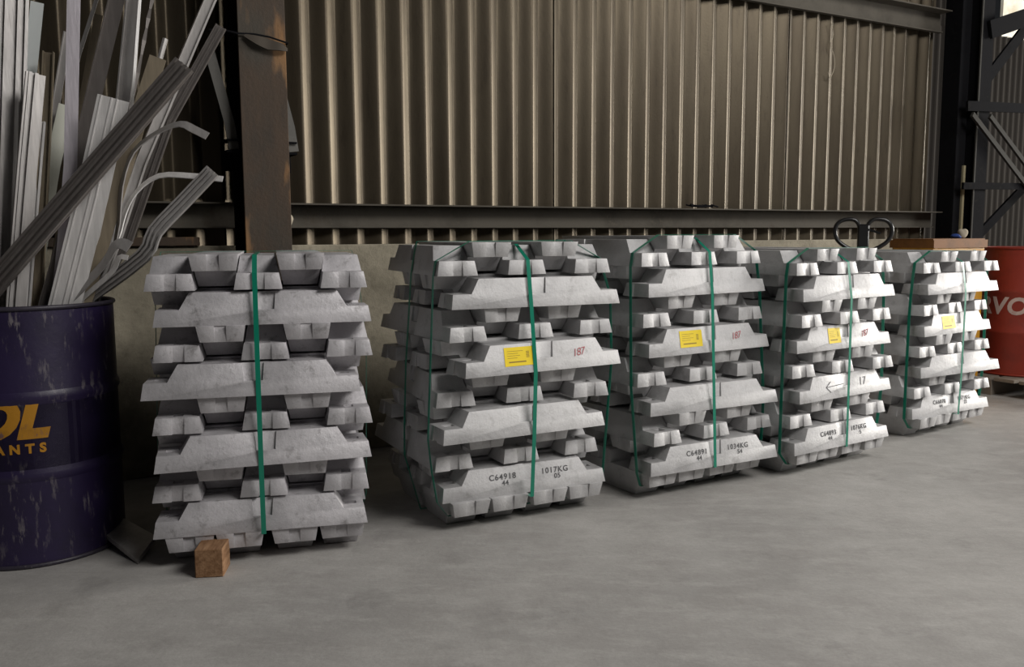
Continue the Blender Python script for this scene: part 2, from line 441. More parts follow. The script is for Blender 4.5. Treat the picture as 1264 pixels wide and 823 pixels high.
# wire tangle on the rail
bmx = bmesh.new()
for q in range(5):
    r0 = random.Random(q); p = Vector((-0.09+0.02*q, 0, 0.004))
    pts = [p + Vector((0.045*i, r0.uniform(-.012, .012), 0.004+r0.uniform(0, .02))) for i in range(5)]
    add_sweep(bmx, pts, circ(0.005, 5), (0, 0, 1))
wi = obj('wire_tangle', bmx, M_DARK, None, 60); wi.location = W(3.72, D_SH-0.026-0.06, Z_P1); wi.rotation_euler = (0, 0, WA)
tag(wi, 'dark tangle of wire lying on the lower wall rail above the middle stack', 'wire')
# string on the cladding
bmx = bmesh.new()
pts = smooth_path([(0, 0, 0.20), (0.02, -.006, 0.12), (0.005, 0, 0.05), (0.035, -.006, -0.02), (0.045, -.004, -0.10), (0.01, 0, -0.17), (-0.01, 0, -0.13)], 3)
add_sweep(bmx, pts, circ(0.0022, 5), (0, -1, 0))
st_ = obj('string', bmx, M_RAG, None, 60); st_.location = W(4.90, D_SH-0.026-0.016, 2.33); st_.rotation_euler = (0, 0, WA)
tag(st_, 'thin looped string hanging on the brown cladding under the upper beam', 'string')

# ================================================================== LATTICE COLUMN at the right end
lat = empty('lattice_column', W(6.28, 4.22, 0), WA)
tag(lat, 'black steel lattice column with crossing braces at the right end of the cladding', 'column')
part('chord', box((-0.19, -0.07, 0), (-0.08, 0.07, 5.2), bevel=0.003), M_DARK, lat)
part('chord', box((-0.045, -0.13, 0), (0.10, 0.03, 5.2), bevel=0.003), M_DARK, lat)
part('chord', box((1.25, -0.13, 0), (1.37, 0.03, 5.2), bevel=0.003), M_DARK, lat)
part('edge_highlight', box((-0.060, -0.138, 0.9), (-0.045, -0.128, 5.2)), M_GREYEDGE, lat)  # paler strip imitating the highlight along the chord's near edge
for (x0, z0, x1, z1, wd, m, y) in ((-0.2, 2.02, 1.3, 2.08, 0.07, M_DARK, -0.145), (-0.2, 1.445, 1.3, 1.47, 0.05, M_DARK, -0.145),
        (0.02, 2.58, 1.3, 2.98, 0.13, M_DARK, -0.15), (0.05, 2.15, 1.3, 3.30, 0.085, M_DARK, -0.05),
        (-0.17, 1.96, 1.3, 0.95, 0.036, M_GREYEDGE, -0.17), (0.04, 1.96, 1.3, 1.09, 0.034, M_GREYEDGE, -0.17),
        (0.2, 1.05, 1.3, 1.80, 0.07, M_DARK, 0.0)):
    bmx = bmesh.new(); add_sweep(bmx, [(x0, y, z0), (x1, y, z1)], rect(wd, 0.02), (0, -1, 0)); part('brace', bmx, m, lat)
dj = obj('door_jamb', box((6.168, 4.133, 1.12), (6.192, 4.149, 1.60)), mat('cream_paint', (0.33, 0.29, 0.18), 0.7), mw=WALL_M)
tag(dj, 'narrow cream strip standing at the right end of the corrugated cladding', 'strip')

# ================================================================== INGOTS
IL, IH, IW0, IW1, TAB = 0.70, 0.109, 0.0775, 0.0575, 0.054
def ingot_mesh():
    prof = [(-0.350, 0), (0.350, 0), (0.341, TAB), (0.269, TAB), (0.237, IH), (-0.237, IH), (-0.269, TAB), (-0.341, TAB)]
    bm = bmesh.new(); a, b = [], []
    for x, z in prof:
        wd = IW0 + (IW1-IW0)*z/IH
        a.append(bm.verts.new((x, -wd, z))); b.append(bm.verts.new((x, wd, z)))
    bm.faces.new(a); bm.faces.new(b[::-1])
    for i in range(8):
        j = (i+1) % 8; bm.faces.new((a[i], b[i], b[j], a[j]))
    # split the concave side faces so the boolean and shading stay clean
    bmesh.ops.recalc_face_normals(bm, faces=bm.faces[:])
    base = obj('tmp', bm, None)
    cut = bmesh.new()
    for s in (-1, 1):                                     # strap pocket in the upper half of both long sides
        vs = []
        for z, hw in ((0.050, 0.030), (0.130, 0.037)):
            for x, y in ((-hw, s*0.0585 if z < .1 else s*0.0485), (hw, s*0.0585 if z < .1 else s*0.0485), (hw, s*0.11), (-hw, s*0.11)):
                vs.append(cut.verts.new((x, y, z)))
        for f in ((0, 3, 2, 1), (4, 5, 6, 7), (0, 1, 5, 4), (1, 2, 6, 5), (2, 3, 7, 6), (3, 0, 4, 7)): cut.faces.new([vs[i] for i in f])
        add_box(cut, (0.3405 if s > 0 else -0.40, -0.017, -0.02), (0.40 if s > 0 else -0.3405, 0.021, 0.2))     # shallow channel in the lug tip
        add_box(cut, (0.274 if s > 0 else -0.316, -0.016, 0.042), (0.316 if s > 0 else -0.274, 0.016, 0.2))  # pocket on the lug top
    bmesh.ops.recalc_face_normals(cut, faces=cut.faces[:])
    cutter = obj('tmp2', cut, None)
    md = base.modifiers.new('b', 'BOOLEAN'); md.object = cutter; md.operation = 'DIFFERENCE'; md.solver = 'EXACT'; md.use_self = True
    bv = base.modifiers.new('v', 'BEVEL'); bv.width = 0.0045; bv.segments = 2; bv.limit_method = 'ANGLE'; bv.angle_limit = math.radians(25); bv.use_clamp_overlap = True
    bpy.context.view_layer.update()
    me = bpy.data.meshes.new_from_object(base.evaluated_get(bpy.context.evaluated_depsgraph_get()))
    me.name = 'aluminium_ingot'
    for o in (base, cutter):
        m0 = o.data; bpy.data.objects.remove(o); bpy.data.meshes.remove(m0)
    return me
ING = ingot_mesh(); smooth_by_angle(ING, 38)
ING_D = ING.copy(); ING.materials.clear(); ING_D.materials.clear(); ING.materials.append(M_ING); ING_D.materials.append(M_ING_D)

def on_face(me, x0, b0, out=0.0010):
    """lay a flat mesh (in its own xy plane) on the ingot's front long side: x0 along, b0 up the slope"""
    tilt = math.atan2(IW0-IW1, IH)
    for v in me.vertices:
        a, b, c = v.co
        bb = b0 + b; cc = c + out
        v.co = (x0 + a, -IW0 + bb*math.sin(tilt) - cc*math.cos(tilt), bb*math.cos(tilt) + cc*math.sin(tilt))
    return me
def print_on(ing, name, s, x0, b0, size, m, bold=0.0006, shear=0.0, rot=0.0, label=None, spacing=1.0):
    me = text_mesh(s, size, bold, shear, 0.0003, spacing)
    if rot: me.transform(Matrix.Rotation(rot, 4, 'Z'))
    o = obj(name, on_face(me, x0, b0), m); o.parent = ing
    if label: o['label'] = label
def sticker(ing, x0, b0, wd, ht):
    bm = bmesh.new(); add_box(bm, (-wd/2, -ht/2, 0), (wd/2, ht/2, 0.0004))
    me = bpy.data.meshes.new('label'); bm.to_mesh(me); bm.free()
    lab = obj('label', on_face(me, x0, b0, 0.0008), M_LABEL); lab.parent = ing; lab['label'] = 'yellow paper sticker with printed lines'
    bm = bmesh.new(); r0 = random.Random(int(wd*1000))
    add_box(bm, (-wd*0.36, -ht*0.32, 0), (wd*0.22, -ht*0.25, 0.0003))                 # bold bottom line
    for k in range(4): add_box(bm, (-wd*0.40, ht*(0.28-0.12*k), 0), (-wd*0.40+wd*r0.uniform(.3, .55), ht*(0.30-0.12*k), 0.0003))
    for k in range(6): add_box(bm, (wd*0.24, ht*(-0.08+0.06*k), 0), (wd*0.34, ht*(-0.05+0.06*k), 0.0003))   # upright bar code
    me = bpy.data.meshes.new('label_print'); bm.to_mesh(me); bm.free()
    lp = obj('label_print', on_face(me, x0, b0, 0.0014), M_OLIVE); lp.parent = lab

FRONT = [[-0.8316, 2.8719, 0.2586, 0.1167], [0.0748, 3.2795, 0.4659, 0.1206], [0.8469, 3.6875, 0.5485, 0.1232], [1.5606, 4.0399, 0.5895, 0.1152], [2.4519, 4.7646, 0.5797, 0.1114]]   # front centre x, y, turn, layer pitch
LAYERS = [   # (offset along, offset forward, turn) of L1 E1 L2 E2 L3 E3 L4 E4 counted from the top
 [(0.0173, -0.0158, 0.0128), (-0.0001, -0.0119, 0.0074), (-0.0274, 0.0147, -0.0113), (0.013, -0.0088, -0.0154), (0.0057, 0.0253, 0.055), (0.0075, 0.0033, 0.0012), (-0.0139, -0.001, -0.0178), (-0.0086, -0.0147, -0.045)],
 [(0.0267, 0.011, -0.0474), (-0.0145, -0.0057, -0.0755), (0.0429, 0.0443, 0.08), (0.0235, -0.0125, 0.045), (-0.0332, 0.032, 0.034), (-0.0233, -0.0011, -0.0732), (-0.0057, -0.028, -0.0334), (-0.0256, -0.0401, 0.0102)],
 [(-0.008, -0.0057, 0.0482), (-0.0263, -0.0156, 0.0528), (0.0038, 0.0012, 0.0098), (-0.0173, -0.0181, 0.0447), (0.0276, 0.0136, -0.07), (-0.0215, -0.021, -0.022), (0.0148, 0.0334, -0.0645), (0.0352, 0.0096, 0.0171)],
 [(0.0078, 0.0081, 0.014), (-0.0053, -0.0058, -0.0025), (-0.0081, 0.0003, -0.0008), (0.0055, 0.0069, 0.0439), (0.0195, -0.0012, 0.0104), (-0.0069, -0.0011, -0.0436), (-0.013, 0.0113, -0.0101), (-0.0007, -0.0179, -0.0113)],
 [(0.0016, 0.0191, 0.0088), (0.0087, 0.0051, -0.0112), (0.0116, -0.0068, 0.04), (-0.0051, -0.0147, 0.08), (0.0129, 0.0189, -0.065), (-0.0013, -0.0041, 0.0051), (-0.0138, -0.0099, -0.0429), (-0.01, -0.0078, -0.0194)]]
ORD = ['first', 'second', 'third', 'fourth', 'fifth', 'sixth', 'seventh', 'eighth', 'lowest']
STK = ['leftmost stack', 'second stack from the left', 'middle stack', 'fourth stack from the left', 'rightmost stack']
PIT = 0.1385
H0 = 0.1115
front_ingot = {}
stack_info = []
for si, (fx, fy, yaw, P) in enumerate(FRONT):
    u = Vector((math.cos(yaw), math.sin(yaw), 0)); n = Vector((math.sin(yaw), -math.cos(yaw), 0))
    C = Vector((fx, fy, 0)) - n*0.3545
    rnd = random.Random(100+si); grp = 'ingots of the ' + STK[si]
    me = ING_D if si == 0 else ING
    def put(loc, rz, inv, label):
        o = bpy.data.objects.new('aluminium_ingot', me); COL.objects.link(o)
        if inv: o.matrix_world = Matrix.Translation(loc + Vector((0, 0, IH))) @ Matrix.Rotation(rz, 4, 'Z') @ Matrix.Rotation(PI, 4, 'X')
        else: o.matrix_world = Matrix.Translation(loc) @ Matrix.Rotation(rz, 4, 'Z')
        tag(o, label, 'ingot', grp); return o
    # feet: four end-on, upside down, a gap in the middle for the strap
    for k, a in enumerate((-0.249, -0.090, 0.090, 0.249)):
        p = C + u*(a + rnd.uniform(-.002, .002)) + n*rnd.uniform(-.012, .006)
        put(p + Vector((0, 0, H0-IH)), yaw - PI/2 + rnd.uniform(-.004, .004), True, '%s foot ingot from left, end-on under the %s' % (ORD[k], STK[si]))
    zinfo = []
    for li in range(8):                       # from the bottom: L4 E4 L3 E3 ... L1 E1
        k = 3 - li//2; isE = li % 2 == 1
        off, dep, tj = LAYERS[si][2*k + (1 if isE else 0)]
        z0 = H0 + P*li
        ya = yaw + tj
        uu = Vector((math.cos(ya), math.sin(ya), 0)); nn = Vector((math.sin(ya), -math.cos(ya), 0))
        # layer centre: keep the front face where it is and turn about it
        Lc = Vector((fx, fy, 0)) + u*off*1.0 + n*dep - nn*0.3545
        nlay = 9 - (li+1)                     # 1 = topmost
        dz = P - IH
        for j in range(5):
            inv = j % 2 == 1
            jit = rnd.uniform(-.009, .009) if j not in (0,) or isE else 0.0
            tw = rnd.uniform(-.004, .004)
            zz = z0 + (dz if inv else 0.0)
            how = 'upside-down' if inv else 'upright'
            lay = 'top layer' if nlay == 1 else ORD[nlay-1] + ' layer down'
            if isE:
                p = Lc + uu*((j-2)*PIT) + nn*jit
                lab = '%s end-on ingot, %s from left in %s, %s' % (how, ORD[j], lay, STK[si])
                put(p + Vector((0, 0, zz)), ya - PI/2 + tw, inv, lab)
            else:
                p = Lc + nn*((2-j)*PIT) + uu*(jit - (off*0.65 if j else 0.0))
                if j == 0:
                    lab = 'ingot lying along the front, %s of the %s' % (lay, STK[si])
                else:
                    lab = '%s lengthwise ingot, %s from the front in %s, %s' % (how, ORD[j], lay, STK[si])
                o = put(p + Vector((0, 0, zz)), ya + (tw if j else 0), inv, lab)
                if j == 0: front_ingot[(si, k)] = o
        zinfo.append((isE, z0, off, dep, P, tj))
    stack_info.append((C, u, n, yaw, P, zinfo))

# ---- markings
def printed(si, l1, l2, r1, r2):
    g = front_ingot[(si, 3)]
    print_on(g, 'stamped_number', l1, -0.100, 0.071, 0.031, M_INK, 0.0004, spacing=1.18)
    print_on(g, 'stamped_number', l2, -0.090, 0.047, 0.027, M_INK, 0.0004, spacing=1.1)
    print_on(g, 'stamped_number', r1, 0.125, 0.073, 0.031, M_INK, 0.0004, spacing=1.18)
    print_on(g, 'stamped_number', r2, 0.135, 0.049, 0.027, M_INK, 0.0004, spacing=1.1)
    return g
g = printed(1, 'C64918', '44', '1017KG', '05'); g['label'] = 'lowest front ingot stamped C64918 and 1017KG, second stack from the left'
g = printed(2, 'C64891', '44', '1034KG', '54'); g['label'] = 'lowest front ingot stamped C64891, middle stack'
g = printed(3, 'C64893', '44', '1076KG', '5'); g['label'] = 'lowest front ingot stamped C64893, fourth stack from the left'
g = printed(4, 'C66070', '44', '1071KG', '22'); g['label'] = 'lowest front ingot with two stamped numbers, rightmost stack'
for si, x0, wd, rd, nm in ((1, -0.118, 0.128, '187', 'second stack from the left'), (2, -0.112, 0.125, '187', 'middle stack'), (3, -0.075, 0.088, '187', 'fourth stack from the left'), (4, -0.095, 0.13, None, 'rightmost stack')):
    g = front_ingot[(si, 1)]; sticker(g, x0, 0.064, wd, 0.070)
    if rd: print_on(g, 'handwriting', rd, 0.150, 0.060, 0.042, M_REDINK, -0.0002, 0.25, 0.12, 'red handwritten number', 0.9)
    g['label'] = 'front ingot with yellow sticker' + (' and red handwriting' if rd else '') + ', fourth layer down, ' + nm
g = front_ingot[(3, 2)]
bmx = bmesh.new()
for a, b in (((-0.15, 0.0), (-0.02, 0.006)), ((-0.15, 0.0), (-0.115, 0.024)), ((-0.15, 0.0), (-0.12, -0.026))):
    d = Vector((b[0]-a[0], b[1]-a[1], 0)); q = Vector((-d.y, d.x, 0)).normalized()*0.0016
    A, B = Vector((*a, 0)), Vector((*b, 0)); T = Vector((0, 0, 0.0004))
    lo = [bmx.verts.new(v) for v in (A-q, B-q, B+q, A+q)]; hi = [bmx.verts.new(v+T) for v in (A-q, B-q, B+q, A+q)]
    bmx.faces.new(lo[::-1]); bmx.faces.new(hi)
    for i in range(4): bmx.faces.new((lo[i], lo[(i+1) % 4], hi[(i+1) % 4], hi[i]))
mm = bpy.data.meshes.new('arrow_mark'); bmx.to_mesh(mm); bmx.free()
o = obj('arrow_mark', on_face(mm, 0.0, 0.056), M_INK); o.parent = g; o['label'] = 'hand-drawn arrow pointing left'
print_on(g, 'handwriting', '17', 0.125, 0.060, 0.055, M_INK, -0.0006, 0.1, 0.0, 'black handwritten marks', 1.0)
g['label'] = 'front ingot with a hand-drawn arrow, sixth layer down, fourth stack from the left'

# ---- straps
STRAP = 0.016
def strap_loop(pts, width_dir, label, si, wd=STRAP):
    """closed band through the points, flat side outwards"""
    n = len(pts); c = sum((Vector(p) for p in pts), Vector())/n
    bm = bmesh.new(); rings = []; wdv = Vector(width_dir)
    P = [Vector(p) for p in pts]
    for i, p in enumerate(P):
        t = (P[(i+1) % n]-P[i]).normalized() + (P[i]-P[i-1]).normalized()
        t.normalize(); o_ = t.cross(wdv)
        if o_.dot(p-c) < 0: o_ = -o_
        o_.normalize()
        rings.append([bm.verts.new(p - wdv*wd/2), bm.verts.new(p + wdv*wd/2), bm.verts.new(p + wdv*wd/2 + o_*0.0011), bm.verts.new(p - wdv*wd/2 + o_*0.0011)])
    for i in range(n):
        a, b = rings[i], rings[(i+1) % n]
        for j in range(4): bm.faces.new((a[j], a[(j+1) % 4], b[(j+1) % 4], b[j]))
    o = obj('packing_strap', bm, M_STRAP, None, 30); tag(o, label, 'strap', 'green straps round the ingot stacks'); return o
for si, (C, u, n, yaw, P, zi) in enumerate(stack_info):
    # band over the middle ingot, front to back, passing under the lowest lengthwise layer
    cand = []
    ztop = zi[-1][1] + IH
    for isE, z0, off, dep, _, tj in zi:
        e = 0.005
        if isE:
            cand += [(0.350+dep+e, z0), (0.343+dep+e, z0+TAB), (-0.362+dep, z0), (-0.355+dep, z0+TAB)]
        else:
            cand += [(0.3545+dep+e, z0), (-0.372+dep, z0), (0.334+dep+e, z0+IH)]
    cand += [(0.245, ztop+0.003), (-0.245, ztop+0.003), (0.372, H0-0.004), (-0.375, H0-0.004)]
    hp = hull2([(round(a, 4), round(b, 4)) for a, b in cand])
    ush = (-0.012, -0.010, 0.0, 0.0, 0.0)[si]
    strap_loop([C + u*ush + n*a + Vector((0, 0, b)) for a, b in hp], u, 'green strap down the middle of the front, ' + STK[si], si)
    # band round the sides
    for q, nd in enumerate(((0.0,), (0.288, 0.0), (0.288,), (0.288,), (0.288,))[si]):
        cand = []
        for isE, z0, off, dep, _, tj in zi:
            e = 0.005; o = (off if (isE or nd > 0.2) else off*0.35) - (0.3545-nd)*tj
            if isE: cand += [(0.3545+o+e, z0), (-0.3545+o-e, z0), (0.345+o+e, z0+TAB), (-0.345+o-e, z0+TAB)]
            else: cand += [(0.358+o+e, z0), (-0.358+o-e, z0), (0.347+o+e, z0+TAB), (-0.347+o-e, z0+TAB)]
        isE, z0, off, dep, _, tj = zi[-1]; o = off - (0.3545-nd)*tj; zt = z0 + P + 0.003
        if nd > 0.24: cand += [(PIT+0.0785+o, zt), (-PIT-0.0785+o, zt)]
        else: cand += [(2*PIT+0.058+o, zt), (-2*PIT-0.058+o, zt)]
        zb = H0-TAB-0.003 if nd > 0.24 else 0.0006; cand += [(0.325, zb), (-0.325, zb)]
        hp = hull2([(round(a, 4), round(b, 4)) for a, b in cand])
        lab = 'green strap round the left and right sides, ' + STK[si]
        if si == 1: lab = 'green strap round the sides, %s, second stack from the left' % ('nearer the front' if q == 0 else 'at half depth')
        strap_loop([C + u*a + n*nd + Vector((0, 0, b)) for a, b in hp], n, lab, si)

# ================================================================== TIMBER BLOCK, PLATE
C, u, n, yaw, P, zi = stack_info[0]
blk = obj('timber_block', box((-0.045, -0.055, 0), (0.045, 0.055, 0.094), bevel=0.003), M_WOOD)
blk.location = (-0.995, 2.795, 0); blk.rotation_euler = (0, 0, 0.12)
tag(blk, 'brown timber block on the floor in front of the leftmost stack', 'wood block')
A, B, Cc, Dd = at(130, 648, 3.02), at(169, 675, 2.86), at(191, 640, 3.02), at(153, 638, 3.14)
bmx = bmesh.new(); Q = [Vector((p.x, p.y, 0)) for p in (A, B, Cc, Dd)]
zt4 = [0.055, 0.022, 0.05, 0.075]
lo = [bmx.verts.new(p + Vector((0, 0, z-0.016))) for p, z in zip(Q, zt4)]; hi = [bmx.verts.new(p + Vector((0, 0, z))) for p, z in zip(Q, zt4)]
bmx.faces.new(lo[::-1]); bmx.faces.new(hi)
for i in range(4): bmx.faces.new((lo[i], lo[(i+1) % 4], hi[(i+1) % 4], hi[i]))
zmin = min(v.co.z for v in bmx.verts)
for v in bmx.verts: v.co.z -= zmin
pl = obj('metal_plate', bmx, M_SC_M); tag(pl, 'dull metal plate propped on the floor between the purple drum and leftmost stack', 'plate')

# ================================================================== DRUMS
DR = 0.29; DC = Vector((-1.722, 3.088, 0))
def drum_profile(R, H, ribs):
    pr = [(R-0.012, 0.012), (R, 0.012), (R, 0.03)]
    for z in ribs: pr += [(R, z-0.022), (R+0.007, z-0.008), (R+0.007, z+0.008), (R, z+0.022)]
    pr += [(R, H-0.02), (R-0.001, H-0.012)]
    return pr
def make_drum(loc, rz, m, ribs, name, label, lid=False):
    t = empty(name, loc, rz); tag(t, label, 'drum'); H = 0.88; R = DR-0.006
    bm = bmesh.new(); pr = drum_profile(R, H, ribs)
    inner = [(R-0.004, H-0.012), (R-0.004, 0.016), (0.0005, 0.016), (0.0005, 0.012)]
    if lid: inner = [(R-0.006, H-0.012), (R-0.006, H-0.018), (0.0005, H-0.018), (0.0005, 0.012)]
    add_lathe(bm, pr + inner, 64, close=True); part('shell', bm, m, t, 40)
    for nm, z in (('top_rim', H-0.008), ('bottom_rim', 0.008)):
        bm = bmesh.new()
        add_lathe(bm, [(R+0.001+0.007*math.cos(2*PI*i/8), z+0.008*math.sin(2*PI*i/8)) for i in range(8)], 64, close=True)
        part(nm, bm, m if lid else M_DRIM, t, 60)
    return t
M_DRIM = m_paint('worn_drum_rim', (0.035, 0.03, 0.045), (0.2, 0.19, 0.18), 0.6, 0.45, 9, 1)
drum = make_drum(DC, 0.0, M_PURPLE, (0.575, 0.315), 'oil_drum', 'worn purple oil drum with gold lettering, full of metal scrap')
def wrap(me, R, phi0, z0):
    for v in me.vertices:
        a, b, c = v.co; ph = phi0 + a/R
        v.co = ((R+c)*math.cos(ph), (R+c)*math.sin(ph), z0 + b)
    return me
def subdiv(me, L):
    bm = bmesh.new(); bm.from_mesh(me); bmesh.ops.triangulate(bm, faces=bm.faces[:])
    for _ in range(3):
        ed = [e for e in bm.edges if e.calc_length() > L]
        if not ed: break
        bmesh.ops.subdivide_edges(bm, edges=ed, cuts=1); bmesh.ops.triangulate(bm, faces=bm.faces[:])
    bm.to_mesh(me); bm.free(); return me
phc = math.atan2(-DC.y, -DC.x)                   # direction of the camera seen from the drum
big = wrap(subdiv(text_mesh('OL', 0.175, 0.010, 0.28, 0.0006, 1.06), 0.02), DR-0.0055, phc - 0.29, 0.503)
part('lettering', big, M_GOLD, drum)['label'] = 'large gold letters OL'
sm = wrap(subdiv(text_mesh('ANTS', 0.042, 0.002, 0.0, 0.0006, 1.75), 0.02), DR-0.0055, phc - 0.15, 0.407)
part('lettering', sm, M_GOLD, drum)['label'] = 'small spaced gold letters'

pal = empty('timber_pallet', W(6.27, 3.55, 0), WA)
tag(pal, 'low grey timber pallet under the red drum at the right edge', 'pallet')
for y in (-0.5, 0.0, 0.42): part('bearer', box((-0.55, y, 0.0), (0.55, y+0.09, 0.10)), M_PALLET, pal)
for k in range(6): part('deck_board', box((-0.55, -0.5+k*0.172, 0.101), (0.55, -0.5+k*0.172+0.14, 0.123), bevel=0.002), M_PALLET, pal)
RC = Vector((3.585, 6.13, 0.124))
red = make_drum(RC, 0.0, M_RED, (0.30, 0.58), 'oil_drum', 'red oil drum with pale lettering standing on a pallet at the right edge', lid=True)
phr = math.atan2(-RC.y, -RC.x)
tm = wrap(subdiv(text_mesh('SERVO', 0.160, 0.005, 0.12, 0.0006, 1.05), 0.03), DR-0.0055, phr - 0.74, 0.475)
part('lettering', tm, M_DRUMTEXT, red)['label'] = 'pale lettering on the red drum'

# yellow steel bin behind the rightmost stack
yb = empty('steel_bin', W(5.37, 3.75, 0), WA)
tag(yb, 'yellow steel bin with rusty rim between the rightmost stack and red drum', 'bin')
bmx = bmesh.new(); X0, X1, Y0, Y1, ZB = -0.27, 0.27, -0.15, 0.15, 1.05
add_box(bmx, (X0, Y0, 0.06), (X1, Y0+0.012, ZB)); add_box(bmx, (X0, Y1-0.012, 0.06), (X1, Y1, ZB))
add_box(bmx, (X0, Y0+0.012, 0.06), (X0+0.012, Y1-0.012, ZB)); add_box(bmx, (X1-0.012, Y0+0.012, 0.06), (X1, Y1-0.012, ZB))
add_box(bmx, (X0+0.012, Y0+0.012, 0.06), (X1-0.012, Y1-0.012, 0.075)); part('shell', bmx, M_YELLOW, yb)
bmx = bmesh.new()
add_box(bmx, (X0-0.012, Y0-0.014, ZB-0.045), (X1+0.012, Y0, ZB+0.006)); add_box(bmx, (X0-0.012, Y1, ZB-0.045), (X1+0.012, Y1+0.014, ZB+0.006))
add_box(bmx, (X0-0.012, Y0, ZB-0.045), (X0, Y1, ZB+0.006)); add_box(bmx, (X1, Y0, ZB-0.045), (X1+0.012, Y1, ZB+0.006)); part('rim', bmx, M_RUSTTOP, yb)
part('lid', box((X0, Y0, ZB+0.006), (X1, Y1, ZB+0.014)), M_RUSTTOP, yb)
for sx in (X0+0.03, X1-0.03):
    for sy in (Y0+0.03, Y1-0.03): part('foot', box((sx-0.03, sy-0.03, 0), (sx+0.03, sy+0.03, 0.06)), M_YELLOW, yb)

# ================================================================== PALLET TRUCK behind the stacks
PJ = W(0, 0, 0); 
pj = empty('pallet_truck', at(1065, 300, 5.66).to_2d().to_3d(), WA)
tag(pj, 'hand pallet truck whose black loop handle rises behind the fourth stack', 'pallet truck')
hz = 1.105
for s in (-1, 1):
    pts = smooth_path([(s*0.022, 0, hz-0.075), (s*0.022, 0, hz+0.03), (s*0.055, 0, hz+0.082), (s*0.12, 0, hz+0.083), (s*0.160, 0, hz+0.055), (s*0.172, 0, hz+0.005), (s*0.155, 0, hz-0.045), (s*0.11, 0, hz-0.085), (s*0.035, 0, hz-0.125)], 4)
    bmx = bmesh.new(); add_sweep(bmx, pts, circ(0.0135, 8), (0, -1, 0)); part('handle_loop', bmx, M_BLACK, pj, 60)
part('handle_head', box((-0.035, -0.018, hz-0.14), (0.035, 0.018, hz+0.055), bevel=0.008), M_BLACK, pj)
bmx = bmesh.new(); add_sweep(bmx, [(0.03, -0.016, hz+0.02), (0.10, -0.03, hz-0.005)], circ(0.007, 6), (0, -1, 0)); part('release_lever', bmx, M_BLACK, pj)
bmx = bmesh.new(); add_sweep(bmx, [(0, 0, hz-0.12), (0, 0, 0.42)], circ(0.019, 8), (0, -1, 0)); part('shaft', bmx, M_BLACK, pj, 60)
bmx = bmesh.new(); add_lathe(bmx, [(0.001, 0.12), (0.06, 0.12), (0.06, 0.40), (0.035, 0.43), (0.001, 0.43)], 20); part('hydraulic_pump', bmx, M_JACK, pj, 40)
for s in (-1, 1):
    bmx = bmesh.new(); add_lathe(bmx, [(0.02, -0.025), (0.09, -0.025), (0.09, 0.025), (0.02, 0.025)], 24, close=True)
    bmx.transform(Matrix.Translation((0, s*0.06, 0.09)) @ Matrix.Rotation(PI/2, 4, 'X')); part('steer_wheel', bmx, M_BLACK, pj, 40)
part('frame', box((-0.20, -0.24, 0.12), (-0.11, 0.24, 0.35), bevel=0.01), M_JACK, pj)
for s in (-1, 1):
    part('fork', box((-1.30, s*0.18-0.075, 0.06), (-0.11, s*0.18+0.075, 0.12), bevel=0.01), M_JACK, pj)
    bmx = bmesh.new(); add_lathe(bmx, [(0.01, -0.03), (0.04, -0.03), (0.04, 0.03), (0.01, 0.03)], 16, close=True)
    bmx.transform(Matrix.Translation((-1.18, s*0.18, 0.04)) @ Matrix.Rotation(PI/2, 4, 'X')); part('load_roller', bmx, M_BLACK, pj, 40)

for o in pj.children:
    if o.name.split('.')[0] in ('handle_loop', 'handle_head', 'release_lever'): o.rotation_euler = (0, 0, -0.75)
# rag on the bin lid
def lump(name, m, loc, sx, sy, sz, seed, label):
    bm = bmesh.new(); bmesh.ops.create_icosphere(bm, subdivisions=3, radius=1.0); r0 = random.Random(seed)
    ph = [(r0.uniform(2, 5), r0.uniform(0, 6), Vector((r0.uniform(-1, 1), r0.uniform(-1, 1), r0.uniform(-1, 1))).normalized()) for _ in range(6)]
    for v in bm.verts:
        k = 1 + sum(0.06*math.sin(f*v.co.dot(d)+p) for f, p, d in ph)
        v.co = Vector((v.co.x*sx*k, v.co.y*sy*k, max(-0.6, v.co.z)*sz*k))
    zm = min(v.co.z for v in bm.verts)
    for v in bm.verts: v.co.z -= zm
    o = obj(name, bm, m, None, 60); o.location = loc; tag(o, label, 'cloth'); return o
lump('cloth_scrap', M_RAG, yb.matrix_basis @ Vector((0.17, -0.05, ZB+0.015)), 0.034, 0.03, 0.04, 3, 'pale crumpled cloth lying on the yellow bin at the right')
lump('cloth_scrap', M_BLUE, yb.matrix_basis @ Vector((0.09, -0.06, ZB+0.015)), 0.032, 0.03, 0.018, 4, 'small blue crumpled cloth lying on the yellow bin at the right')

# ================================================================== SCRAP LENGTHS standing in the purple drum
def sec_flat(wd, th=0.004): return rect(wd, th)
def sec_ridge(wd, ribs, h=0.007, th=0.004, rw=0.004):
    """plate with raised ribs on its face"""
    top = []
    xs = sorted(ribs)
    pts = [(-wd/2, -th), (wd/2, -th), (wd/2, 0)]
    for x in reversed(xs):
        c = x*wd/2
        hi = min(c+rw/2, wd/2-0.0002); lo_ = max(c-rw/2, -wd/2+0.0002)
        pts += [(hi, 0), (hi, h), (lo_, h), (lo_, 0)]
    pts += [(-wd/2, 0)]
    return pts
def sec_channel(wd, d, th=0.004):
    return [(-wd/2, -d/2), (wd/2, -d/2), (wd/2, d/2), (wd/2-th, d/2), (wd/2-th, -d/2+th), (-wd/2+th, -d/2+th), (-wd/2+th, d/2), (-wd/2, d/2)]
def sec_angle(wd, d, th=0.004):
    return [(-wd/2, -th/2), (wd/2, -th/2), (wd/2, d), (wd/2-th, d), (wd/2-th, th/2), (-wd/2, th/2)]
